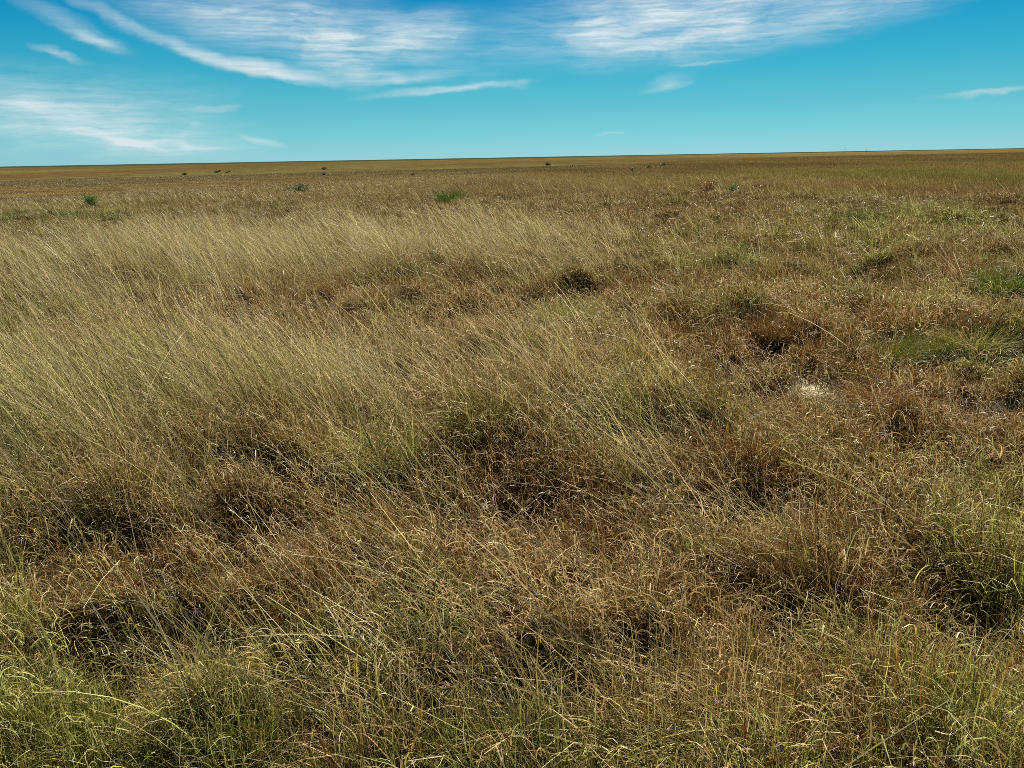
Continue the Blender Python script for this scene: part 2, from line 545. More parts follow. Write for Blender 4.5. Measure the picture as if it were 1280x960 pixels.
def matted(sw, gsw, dens, r0, r1, S, wscale, lscale, tuft_sp):
    """curly knee-high leaves growing from tussocks"""
    n_t = int(wedge_area(r0, r1) / tuft_sp ** 2)
    tx, ty = wedge_points(1.0 / tuft_sp ** 2, r0, r1)
    keep = rng.uniform(0, 1, len(tx)) < 0.25 + 0.75 * mask_cover(tx, ty)
    tx, ty = tx[keep], ty[keep]
    tr = tuft_sp * rng.uniform(0.45, 1.05, len(tx))            # tussock radius
    th = rng.uniform(0.6, 1.4, len(tx)) * (1 + 0.25 * (fbm(tx / 1.3, ty / 1.3, 71, 2) - 0.5) * 2)
    thue = rng.normal(0, 1, len(tx))
    per = dens * tuft_sp ** 2
    cnt = rng.poisson(per * rng.uniform(0.7, 1.3, len(tx)))
    ti = np.repeat(np.arange(len(tx)), cnt)
    n = len(ti)
    rad = tr[ti] * np.sqrt(rng.uniform(0, 1, n)) * 1.0
    ang = rng.uniform(0, 2 * np.pi, n)
    x = tx[ti] + rad * np.sin(ang)
    y = ty[ti] + rad * np.cos(ang)
    keep = rng.uniform(0, 1, n) < mask_cover(x, y)
    keep &= y > 0.3
    ti, rad, ang, x, y = ti[keep], rad[keep], ang[keep], x[keep], y[keep]
    n = len(ti)
    z = ground_z(x, y) - 0.01
    own = rng.uniform(0, 1, len(tx))[ti]
    c, kind, t = zone_colour(x, y, np.where(rng.uniform(0, 1, n) < 0.6, own, rng.uniform(0, 1, n)))
    edge = rad / tr[ti]
    # lean: outwards at the tussock's edge, downwind everywhere
    vx = np.sin(ang) * edge * 0.8 + math.sin(WIND) * (0.35 + 0.5 * t) + rng.normal(0, 0.42, n)
    vy = np.cos(ang) * edge * 0.8 + math.cos(WIND) * (0.35 + 0.5 * t) + rng.normal(0, 0.42, n)
    az = np.arctan2(vx, vy)
    lean = np.clip(0.22 + 0.32 * np.hypot(vx, vy) + rng.normal(0, 0.22, n), -0.2, 1.35)
    bend = rng.uniform(0.7, 3.3, n) * rng.choice([1, 1, 1, -0.4], n)
    dome = np.sqrt(np.clip(1 - 0.75 * edge ** 2, 0.05, 1))
    length = rng.uniform(0.5, 1.15, n) * 0.32 * th[ti] * dome * lscale
    length *= np.where(kind == 0, 1.0, np.where(kind == 2, 1.15, 0.95)) * (1 - 0.62 * hollow(x, y)) * (1 - 0.7 * np.clip(1.3 * psum(LOW, x, y), 0, 1))
    width = rng.uniform(0.0019, 0.0042, n) * wscale
    v = np.clip(rng.normal(1, 0.33, n) + 0.14 * thue[ti], 0.3, 2.2)[:, None]
    c0 = c * v * np.array([0.40, 0.58, 0.44])  # greener leaf bases, with the teal shade between blades put into the colour
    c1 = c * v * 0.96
    pale = rng.uniform(0, 1, n) < 0.17
    c1[pale] = pick(C_PALE, int(pale.sum())) * np.where((kind[pale] == 0)[:, None], np.array([0.88, 1.0, 0.62]), np.array([1.05, 0.95, 0.80]))
    base = np.stack([x, y, z], 1)
    sway = rng.normal(0, 1.4, n)
    gm = kind == 0
    for m, tgt in ((~gm, sw), (gm, gsw)):
        if m.sum() == 0:
            continue
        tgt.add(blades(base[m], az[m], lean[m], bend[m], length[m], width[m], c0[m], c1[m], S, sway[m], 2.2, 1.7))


def stalks(sw, dens, r0, r1, S, wscale, heads=False, lscale=1.0):
    x, y = wedge_points(dens / 5.0, r0, r1)
    g, u, s, t = zones(x, y)
    clump = fbm(x / 0.45, y / 0.45, 77, 2)
    r = np.hypot(x, y)
    keep = rng.uniform(0, 1, len(x)) < (0.04 + 0.96 * t) * np.clip(clump * 3.0 - 0.7, 0.1, 1) * np.clip(1 - psum(SAND, x, y), 0, 1) * np.clip(1 - 0.9 * psum(LOW, x, y), 0, 1) * sstep(0.9, 1.8, r)
    bi = np.repeat(np.where(keep)[0], 5)
    n = len(bi)
    sp_ = 0.030 + 0.0035 * r[bi]
    b_v, b_az, b_ln = rng.normal(0, 0.30, len(x))[bi], rng.normal(0, 0.30, len(x))[bi], rng.normal(0, 0.13, len(x))[bi]
    x, y = x[bi] + rng.normal(0, 1, n) * sp_, y[bi] + rng.normal(0, 1, n) * sp_
    g, u, s, t = g[bi], u[bi], s[bi], t[bi]
    z = ground_z(x, y)
    gust = 0.35 * (fbm(x / 2.2, y / 2.2, 88, 2) - 0.5) * 2
    az = WIND + gust + b_az + rng.normal(0, 0.28, n)
    odd = rng.uniform(0, 1, n) < 0.07
    az[odd] = rng.uniform(-np.pi, np.pi, int(odd.sum()))
    leftness = sstep(-1.0, 1.2, x / np.maximum(y, 0.5) * 1.6 + 0.2)
    lean = 0.34 + 0.30 * leftness + 0.42 * leftness * (1 - sstep(2.2, 4.2, y)) + b_ln + rng.normal(0, 0.13, n)
    bend = rng.uniform(-0.1, 0.55, n) + 0.5 * (rng.uniform(0, 1, n) < 0.2)
    length = rng.uniform(0.42, 0.86, n) * (0.85 + 0.25 * t) * lscale * np.clip(0.55 + np.hypot(x, y) * 0.15, 0, 1)
    width = np.clip(0.00155 * np.exp(rng.normal(0, 0.38, n)), 0.0007, 0.004) * wscale
    c = pick(C_STRAW, n) * 0.4 + pick(C_PALE, n) * 0.6
    gg = (rng.uniform(0, 1, n) < 0.15 + 0.6 * g)[:, None]
    c = np.where(gg, c * np.array([0.84, 0.98, 0.60]), c)
    pink = (rng.uniform(0, 1, n) < 0.22)[:, None]
    c = np.where(pink, c * np.array([0.92, 0.78, 0.80]), c)
    v = np.clip(np.exp(rng.normal(-0.06, 0.30, n) + 1.2 * b_v), 0.25, 2.0)[:, None]
    c = c * v
    base = np.stack([x, y, z], 1)
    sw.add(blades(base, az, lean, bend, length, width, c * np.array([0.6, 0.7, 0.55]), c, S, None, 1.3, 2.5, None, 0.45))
    if heads:
        # small spikelets along the upper part of some stalks
        pickh = np.where(rng.uniform(0, 1, n) < 0.5)[0]
        k = 7
        i = np.repeat(pickh, k)
        u0 = rng.uniform(0.68, 1.0, len(i))
        S2 = 8
        px = base[i].copy()
        for q in range(S2):
            um = u0 * (q + 0.5) / S2
            thm = lean[i] + bend[i] * um ** 1.3
            stp = length[i] * u0 / S2
            px += np.stack([np.sin(thm) * np.sin(az[i]) * stp, np.sin(thm) * np.cos(az[i]) * stp, np.cos(thm) * stp], 1)
        nn = len(i)
        sw.add(blades(px, az[i] + rng.normal(0, 1.0, nn), lean[i] + rng.normal(0, 0.5, nn), rng.uniform(0, 0.8, nn), rng.uniform(0.010, 0.024, nn),
                      rng.uniform(0.0012, 0.0026, nn) * wscale ** 0.5, c[i] * 1.0, c[i] * 1.12, 2, None, 1.0, 2.0, None, 0.2))


def litter(sw, dens, r0, r1, S, wscale):
    """bleached curled leaves lying on top of the mat"""
    x, y = wedge_points(dens, r0, r1)
    keep = rng.uniform(0, 1, len(x)) < 0.25 + 0.75 * fbm(x / 0.5, y / 0.5, 97, 2)
    x, y = x[keep], y[keep]
    n = len(x)
    z = ground_z(x, y) + rng.uniform(0.03, 0.26, n) * (1 - 0.6 * hollow(x, y))
    az = rng.uniform(-np.pi, np.pi, n)
    gq = psum(GREEN, x, y)[:, None]
    c = pick(C_PALE, n) * np.clip(rng.normal(0.80, 0.25, n), 0.3, 1.25)[:, None] * (1 - gq + gq * np.array([0.85, 0.98, 0.55]))
    sw.add(blades(np.stack([x, y, z], 1), az, rng.uniform(0.3, 1.5, n), rng.uniform(-1.8, 2.2, n), rng.uniform(0.015, 0.075, n), rng.uniform(0.0014, 0.0032, n) * wscale,
                  c * 0.85, c, S, rng.normal(0, 1.2, n), 1.2, 2.0))


def thatch(sw, dens, r0, r1, S, wscale):
    """dead leaves lying flat on the soil"""
    x, y = wedge_points(dens, r0, r1)
    keep = rng.uniform(0, 1, len(x)) > 1.2 * psum(SAND, x, y)
    x, y = x[keep], y[keep]
    n = len(x)
    z = ground_z(x, y) + rng.uniform(0.0, 0.035, n)
    c = (pick(C_RUSSET, n) * 0.5 + pick(C_STRAW, n) * 0.5) * np.clip(rng.normal(0.75, 0.3, n), 0.2, 1.7)[:, None]
    sw.add(blades(np.stack([x, y, z], 1), rng.uniform(-np.pi, np.pi, n), rng.uniform(0.8, 1.5, n), rng.uniform(-0.3, 0.9, n), rng.uniform(0.04, 0.15, n),
                  rng.uniform(0.002, 0.004, n) * wscale, c, c, S, rng.normal(0, 1.0, n), 1.2, 2.0))


def flags(sw, dens, r0, r1, S, wscale):
    """broad drooping leaves that catch the sun along the top of the mat"""
    x, y = wedge_points(dens, r0, r1)
    keep = rng.uniform(0, 1, len(x)) < mask_cover(x, y) * np.clip(2.4 * fbm(x / 0.35, y / 0.35, 111, 2) - 0.5, 0.05, 1) * (1 - np.clip(1.2 * psum(LOW, x, y), 0, 1)) * (1 - 0.6 * np.clip(psum(RUSSET, x, y), 0, 1))
    x, y = x[keep], y[keep]
    n = len(x)
    c, kind, t = zone_colour(x, y)
    z = ground_z(x, y) + rng.uniform(0.06, 0.22, n) * (1 - 0.5 * hollow(x, y))
    az = WIND + rng.normal(0, 1.5, n)
    c = (c * 0.55 + pick(C_PALE, n) * 0.45 * np.where((kind == 0)[:, None], np.array([0.86, 1.02, 0.60]), np.array([1.0, 0.9, 0.75]))) * 1.12 * np.clip(rng.normal(1, 0.22, n), 0.4, 1.6)[:, None]
    sw.add(blades(np.stack([x, y, z], 1), az, rng.uniform(0.0, 0.9, n), rng.uniform(0.8, 3.6, n), rng.uniform(0.05, 0.17, n), rng.uniform(0.002, 0.0048, n) * wscale,
                  c * 0.9, c, S, rng.normal(0, 1.4, n), 1.5, 2.2))


def far_tufts(sw, gsw, dens, r0, r1, h, w, S):
    x, y = wedge_points(dens, r0, r1, R(40), 4)
    r = np.hypot(x, y)
    z = ground_z(x, y) - 0.02
    c, kind, t = zone_colour(x, y)
    c = c * (1 - 0.24 * sstep(25, 110, r))[:, None]
    c = c * (0.62 + 0.76 * fbm(x / 9, y / 26 + 3, 133, 3))[:, None]
    n = len(x)
    az = WIND + rng.normal(0, 0.7, n)
    kr = w * r / r1
    patch = 0.6 + 0.8 * fbm(x / 2.5, y / 5.0, 99, 3)
    length = h * rng.uniform(0.4, 1.2, n) * np.where(kind == 1, 0.75, 1.0) * patch * (0.75 + 0.5 * t)
    v = np.clip(rng.normal(1, 0.12, n), 0.4, 1.8)[:, None] * np.where((kind == 2) & (rng.uniform(0, 1, n) < 0.3) & (r < 60), 1.2, 1.0)[:, None]
    width = kr * rng.uniform(0.5, 1.4, n)
    base = np.stack([x, y, z], 1)
    lean = 0.35 + rng.normal(0, 0.2, n)
    bend = rng.uniform(0.1, 0.9, n)
    gm = kind == 0
    for m, tgt in ((~gm, sw), (gm, gsw)):
        if m.sum():
            tgt.add(blades(base[m], az[m], lean[m], bend[m], length[m], width[m], (c * v)[m] * 0.8, (c * v)[m] * 1.08, S, None, 1.3, 1.6))


def stuff(o, label):
    o['kind'] = 'stuff'
    o['label'] = label
    return o


def build_sward(q=1.0):
    mat, grn, stk, far, farg = Sward(), Sward(), Sward(), Sward(), Sward()
    matted(mat, grn, 8800 * q, 0.4, 3.2, 5, 1.22, 1.0, 0.30)
    matted(mat, grn, 5600 * q, 3.2, 6.5, 4, 1.55, 1.0, 0.34)
    matted(mat, grn, 3000 * q, 6.5, 14, 3, 2.0, 1.0, 0.42)
    matted(mat, grn, 800 * q, 14, 32, 3, 3.8, 1.05, 0.55)
    stalks(stk, 1050 * q, 0.8, 6.5, 6, 1.65, True)
    stalks(stk, 620 * q, 6.5, 16, 4, 2.0, True)
    stalks(stk, 170 * q, 16, 40, 3, 3.0)
    thatch(mat, 2600 * q, 0.5, 7, 3, 1.2)
    thatch(mat, 500 * q, 7, 18, 2, 2.4)
    flags(mat, 1500 * q, 0.6, 4.5, 6, 1.0)
    flags(mat, 800 * q, 4.5, 9, 5, 1.35)
    litter(stk, 800 * q, 0.6, 7, 4, 1.0)
    litter(stk, 28 * q, 7, 16, 3, 1.8)
    far_tufts(far, farg, 110 * q, 30, 75, 0.42, 0.03, 3)
    far_tufts(far, farg, 40 * q, 75, 190, 0.36, 0.06, 2)
    far_tufts(far, farg, 4 * q, 190, 420, 0.36, 0.16, 2)
    stuff(mat.build('matted_grass', M_MAT), 'matted russet and brown grass leaves curling over the near prairie')
    stuff(grn.build('green_grass', M_GREEN), 'yellow green grass leaves mixed into the near sward')
    stuff(stk.build('tall_grass', M_STALK), 'pale straw stalks of tall grass leaning left in the wind')
    stuff(far.build('distant_dry_grass', M_MAT), 'dry brown and straw grass covering the distant prairie')
    stuff(farg.build('distant_green_grass', M_GREEN), 'olive green grass scattered through the distant prairie')


# ---------------------------------------------------------------- single plants and poles
def thing(name, label, cat, loc, group=None):
    o = bpy.data.objects.new(name, None)
    o.empty_display_size = 0.2
    COL.objects.link(o)
    o.location = loc
    o['label'] = label
    o['category'] = cat
    if group:
        o['group'] = group
    return o


def tube_path(pts, r0, r1, sides=6):
    pts = np.array(pts, float)
    n = len(pts)
    V, Q = [], []
    for i in range(n):
        t = pts[min(i + 1, n - 1)] - pts[max(i - 1, 0)]
        t /= np.linalg.norm(t)
        a = np.cross(t, [0.3, 1, 0.2])
        a /= np.linalg.norm(a)
        b = np.cross(t, a)
        r = r0 + (r1 - r0) * i / (n - 1)
        for k in range(sides):
            th = 2 * math.pi * k / sides
            V.append(pts[i] + r * (math.cos(th) * a + math.sin(th) * b))
    for i in range(n - 1):
        for k in range(sides):
            k2 = (k + 1) % sides
            Q.append((i * sides + k, i * sides + k2, (i + 1) * sides + k2, (i + 1) * sides + k))
    return np.array(V), np.array(Q)


def shrub(name, label, cat, px, py, w, h, cols, n_leaf, leaf, group=None, seed=1, lift=0.0):
    """bush with woody stems and a crown of separate leaves in clumps"""
    x, y = to_ground(px, py, lift)
    z = float(ground_z(np.array([x]), np.array([y]))[0])
    root = thing(name, label, cat, (x, y, z), group)
    g = np.random.default_rng(seed)
    VS, QS, n0 = [], [], 0
    ends = []
    for k in range(9):
        a = g.uniform(0, 2 * np.pi)
        rr = w / 2 * math.sqrt(g.uniform(0.02, 0.8))
        e = np.array([rr * math.cos(a), rr * math.sin(a), h * g.uniform(0.3, 0.75) * math.sqrt(max(0.1, 1 - (rr / (w / 2)) ** 2 * 0.6))])
        m = e * np.array([0.35, 0.35, 0.5]) + g.normal(0, 0.03 * w, 3)
        v, q = tube_path([np.array([0, 0, -0.05]), m, e], 0.018 * w, 0.006 * w, 5)
        VS.append(v)
        QS.append(q + n0)
        n0 += len(v)
        ends.append(e)
        for s in range(2):
            e2 = e + g.normal(0, 1, 3) * np.array([0.14 * w, 0.14 * w, 0.12 * h])
            e2[2] = max(0.1 * h, e2[2])
            v, q = tube_path([m, (m + e2) / 2 + g.normal(0, 0.02 * w, 3), e2], 0.01 * w, 0.004 * w, 4)
            VS.append(v)
            QS.append(q + n0)
            n0 += len(v)
            ends.append(e2)
    mesh_object('stem', np.concatenate(VS), np.concatenate(QS), M_TWIG, None, True, root)
    ends = np.array(ends)
    i = g.integers(0, len(ends), n_leaf)
    p = ends[i] + g.normal(0, 1, (n_leaf, 3)) * np.array([0.11 * w, 0.11 * w, 0.11 * h])
    low = g.uniform(0, 1, n_leaf) < 0.35
    p[low, 2] *= g.uniform(0.05, 0.7, int(low.sum()))
    p[:, 2] = np.clip(p[:, 2], 0.03 * h, None)
    az = np.arctan2(p[:, 0], p[:, 1]) + g.normal(0, 0.9, n_leaf)
    cc = np.array(cols)
    c = cc[g.integers(0, len(cc), n_leaf)] * np.clip(g.normal(1, 0.2, n_leaf), 0.5, 1.6)[:, None]
    v, q, c = blades(p, az, g.uniform(0.2, 1.3, n_leaf), g.uniform(0, 0.9, n_leaf), leaf * g.uniform(0.6, 1.4, n_leaf), leaf * 0.34 * g.uniform(0.7, 1.2, n_leaf), c, c * 1.1, 2,
                     None, 1.2, 2.2)
    mesh_object('foliage', v, q, M_BUSH, c, False, root)
    return root


def tussock(name, label, cat, px, py, w, h, cols, n, group=None, seed=1, lift=0.0, spread=0.9, width=0.004, tips=None):
    """fountain of grass leaves from one crown, with dead sheaths at its foot"""
    x, y = to_ground(px, py, lift)
    z = float(ground_z(np.array([x]), np.array([y]))[0])
    root = thing(name, label, cat, (x, y, z), group)
    g = np.random.default_rng(seed)
    cc = np.array(cols)

    def part(nm, n, hh, lean_hi, cset, gain):
        a = g.uniform(0, 2 * np.pi, n)
        rr = w * 0.26 * np.sqrt(g.uniform(0, 1, n))
        p = np.stack([rr * np.sin(a), rr * np.cos(a), np.full(n, -0.03)], 1)
        az = a + g.normal(0, 0.5, n)
        ln = np.clip(g.normal(0.25, 0.2, n) + 0.5 * rr / (w * 0.26) * lean_hi, 0, 1.2)
        c = cset[g.integers(0, len(cset), n)] * np.clip(g.normal(1, 0.2, n), 0.5, 1.6)[:, None] * gain
        c1 = c * 1.12
        if tips is not None:
            k = g.uniform(0, 1, n) < 0.4
            c1[k] = tips
        v, q, c = blades(p, az, ln, g.uniform(0.2, 1.5, n) * spread, hh * g.uniform(0.6, 1.25, n), width * g.uniform(0.6, 1.3, n), c * 0.8, c1, 5,
                         g.normal(0, 0.4, n), 1.6, 1.8)
        return mesh_object(nm, v, q, M_GREEN, c, False, root)
    part('leaf_tuft', n, h, 1.0, cc, 1.0)
    part('dead_sheath', max(20, n // 5), h * 0.45, 1.6, C_STRAW, 0.8)
    return root


BG = [lin(72, 104, 34), lin(56, 86, 30), lin(92, 122, 46), lin(46, 70, 28)]
DARK = [lin(52, 56, 30), lin(64, 62, 34), lin(40, 46, 26), lin(74, 62, 36)]
PALEG = [lin(150, 148, 88), lin(130, 130, 66), lin(168, 162, 106), lin(116, 112, 58)]
OLIVE = [lin(104, 110, 44), lin(88, 98, 36), lin(124, 122, 60)]
RED = [lin(110, 80, 46), lin(96, 66, 38), lin(134, 100, 60), lin(86, 70, 38)]


REDB = [lin(120, 88, 54), lin(104, 76, 46), lin(132, 102, 62)]


def build_plants():
    shrub('green_bush', 'small round bright green bush in pale grass near the left edge', 'bush', 112, 262, 0.62, 0.62, BG, 2200, 0.04, 'lone green bushes', 11)
    shrub('green_bush', 'low dark green bush flat on the crest, between the other two green bushes', 'bush', 370, 243, 1.0, 0.85, [lin(50, 76, 28), lin(62, 90, 34), lin(40, 60, 24)], 1800, 0.06, 'lone green bushes', 12)
    tussock('green_bush', 'upright spiky green bush in brown grass, nearest the middle of the field', 'bush', 562, 256, 0.56, 0.95, [c_ * 0.85 for c_ in BG], 800, 'lone green bushes', 13, 0.0, 0.6, 0.009)
    shrub('low_plant', 'low bright green plant beside reddish tufts on the right', 'plant', 912, 245, 0.7, 0.44, [lin(96, 118, 48), lin(84, 104, 44)], 900, 0.05, None, 14)
    shrub('russet_bush', 'tall ragged russet bush just left of the low bright plant', 'bush', 883, 246, 0.8, 0.6, REDB, 1500, 0.05, 'russet bushes on the right', 15)
    shrub('russet_bush', 'small dark russet bush right of the low bright plant', 'bush', 950, 238, 0.7, 0.4, REDB, 1100, 0.05, 'russet bushes on the right', 16)
    # tussocks one can tell apart in the near field
    tussock('grass_tussock', 'pale yellow green feathery tussock near the right edge above the sand', 'grass tussock', 1216, 441, 0.52, 0.34, PALEG, 1500, 'green tussocks', 21, 0.05, 1.0, 0.0036)
    tussock('grass_tussock', 'olive tussock with a dark foot just left of the pale feathery one', 'grass tussock', 1166, 440, 0.44, 0.28, OLIVE, 1200, 'green tussocks', 22, 0.05, 1.0, 0.0036)
    tussock('grass_tussock', 'wide pale green tussock in the russet band at the middle of the field', 'grass tussock', 708, 399, 0.74, 0.42, PALEG, 1300, 'green tussocks', 23, 0.05, 1.0, 0.005)
    tussock('grass_tussock', 'pale flattened tussock in the russet band left of the middle', 'grass tussock', 462, 387, 0.70, 0.22, PALEG + C_STRAW.tolist(), 1300, 'green tussocks', 24, 0.05, 1.1, 0.005)
    tussock('grass_tussock', 'dark green tussock cut by the right edge of the picture', 'grass tussock', 1262, 374, 0.6, 0.48, OLIVE + BG, 1200, 'green tussocks', 25, 0.05, 1.0, 0.005)
    tussock('grass_tussock', 'small olive tussock beside the dark hollow left of the olive one', 'grass tussock', 1110, 446, 0.40, 0.36, OLIVE, 900, 'green tussocks', 26, 0.05, 1.0, 0.0036)
    tussock('russet_tussock', 'rounded russet tussock in front of the sandy patch', 'grass tussock', 1092, 497, 0.55, 0.22, C_RUSSET.tolist() + C_STRAW.tolist(), 620, 'russet tussocks', 27, 0.05, 1.2, 0.0036)
    tussock('russet_tussock', 'big russet tussock hanging over the sand at the right edge', 'grass tussock', 1205, 468, 0.58, 0.32, C_RUSSET.tolist(), 800, 'russet tussocks', 28, 0.05, 1.1, 0.003)
    tussock('russet_tussock', 'dark russet tussock standing behind the sandy patch', 'grass tussock', 970, 424, 0.6, 0.30, RED, 1500, 'russet tussocks', 29, 0.05, 1.1, 0.0036)


FAR_SHRUBS = [
    (230, 219, 'dark far shrub, the larger of two beside each other far left', 1.5), (272, 216, 'long low far shrub on the left below the horizon', 2.4),
    (285, 216, 'small far shrub touching the long low one', 1.2), (300, 234, 'dark low shrub alone on the left crest line', 1.0),
    (404, 219, 'dark far shrub above the green bush on the crest', 2.2), (406, 212, 'tiny far shrub close under the horizon left of the middle', 2.0),
    (516, 221, 'dark far shrub, left of a pair above the spiky bush', 1.2), (534, 226, 'dark far shrub, right of a pair above the spiky bush', 0.9),
    (685, 207, 'thin far shrub nearest the horizon right of the middle', 2.6), (715, 209, 'broad dark far shrub just right of the middle', 2.6),
    (731, 218, 'small far shrub below the broad dark one', 1.1), (790, 215, 'dark far shrub, lower left of a slanting row of three', 1.6),
    (810, 211, 'dark far shrub, middle of a slanting row of three', 1.8), (831, 208, 'dark far shrub, upper right of a slanting row of three', 2.6),
]


def build_far_shrubs():
    for k, (px, py, label, w) in enumerate(FAR_SHRUBS):
        x, y = to_ground(px, py, 0.0)
        w = (3.5 + 1.3 * w) * y / F
        shrub('far_shrub', label, 'shrub', px, py, w, w * 0.42 + 0.32, DARK, 420, 0.15 * w, 'dark shrubs on the far plain', 100 + k)


def box(cx, cy, cz, sx, sy, sz):
    v = np.array([[x, y, z] for x in (-1, 1) for y in (-1, 1) for z in (-1, 1)], float) * np.array([sx, sy, sz]) / 2 + np.array([cx, cy, cz])
    q = np.array([[0, 1, 3, 2], [4, 6, 7, 5], [0, 4, 5, 1], [2, 3, 7, 6], [0, 2, 6, 4], [1, 5, 7, 3]])
    return v, q


def build_poles():
    for px, py, label in ((1056, 192, 'thin bare utility pole on the horizon, left of the two'), (1083, 191, 'thin bare utility pole on the horizon, right of the two')):
        d = ray(px, py)
        dist = 1500.0
        x, y = d[0] / d[1] * dist, dist
        z = float(ground_z(np.array([x]), np.array([y]))[0])
        root = thing('utility_pole', label, 'utility pole', (x, y, z), 'utility poles on the horizon')
        v, q = tube_path([(0, 0, -1.0), (0, 0, 4.5), (0, 0, 9.0)], 0.22, 0.14, 10)
        mesh_object('post', v, q, M_WOOD, None, True, root)
        v, q = box(0, 0.2, 8.3, 2.2, 0.12, 0.14)
        mesh_object('crossarm', v, q, M_WOOD, None, False, root)
        for sx in (-0.95, 0.0, 0.95):
            v, q = tube_path([(sx, 0.2, 8.38), (sx, 0.2, 8.5), (sx, 0.2, 8.62)], 0.06, 0.03, 6)
            mesh_object('insulator', v, q, M_WOOD, None, True, root)


def build_loose_stalks():
    for k, (px, py, px2, py2, label) in enumerate([
            (1195, 516, 1128, 517, 'long bleached stalk lying level across dark tufts below the sand'),
            (150, 700, 105, 768, 'pale broken stalk slanting the wrong way across the dark hollow'),
            (1096, 432, 1090, 416, 'short white stalk standing up among russet tufts')]):
        lift = (0.46, 0.36, 0.34)[k]
        a, b = to_ground(px, py, lift), to_ground(px2, py2, lift)
        za = float(macro(np.array([a[0]]), np.array([a[1]]))[0]) + lift
        if k == 2:
            p0, p1 = np.array([a[0], a[1], za - 0.12]), np.array([a[0] - 0.03, a[1] + 0.02, za + 0.10])
        else:
            p0, p1 = np.array([a[0], a[1], za]), np.array([b[0], b[1], za + 0.02])
        mid = (p0 + p1) / 2 + np.array([0, 0, 0.012])
        c0 = p0.copy()
        v, q = tube_path([p0 - c0, mid - c0, p1 - c0], 0.0014, 0.0008, 6)
        o = mesh_object('dry_stalk', v, q, M_STALK, np.tile(lin(206, 192, 156), (len(v), 1)), True)
        o.location = c0
        o['label'] = label
        o['category'] = 'dry stalk'
        o['group'] = 'bleached loose stalks'


# ---------------------------------------------------------------- sun, sky, clouds
SUN_AZ, SUN_EL = R(14), R(46)       # ahead of the camera, a little to the right


def build_light():
    d = np.array([math.sin(SUN_AZ) * math.cos(SUN_EL), math.cos(SUN_AZ) * math.cos(SUN_EL), math.sin(SUN_EL)])
    l = bpy.data.lights.new('sun', 'SUN')
    l.energy = 5.0
    l.angle = R(0.5)
    l.color = (1.0, 0.91, 0.74)
    o = bpy.data.objects.new('sun', l)
    COL.objects.link(o)
    from mathutils import Vector
    o.rotation_euler = Vector((-d[0], -d[1], -d[2])).to_track_quat('-Z', 'Y').to_euler()


def azel(px, py):
    d = ray(px, py)
    return math.atan2(d[0], d[1]), math.asin(d[2])


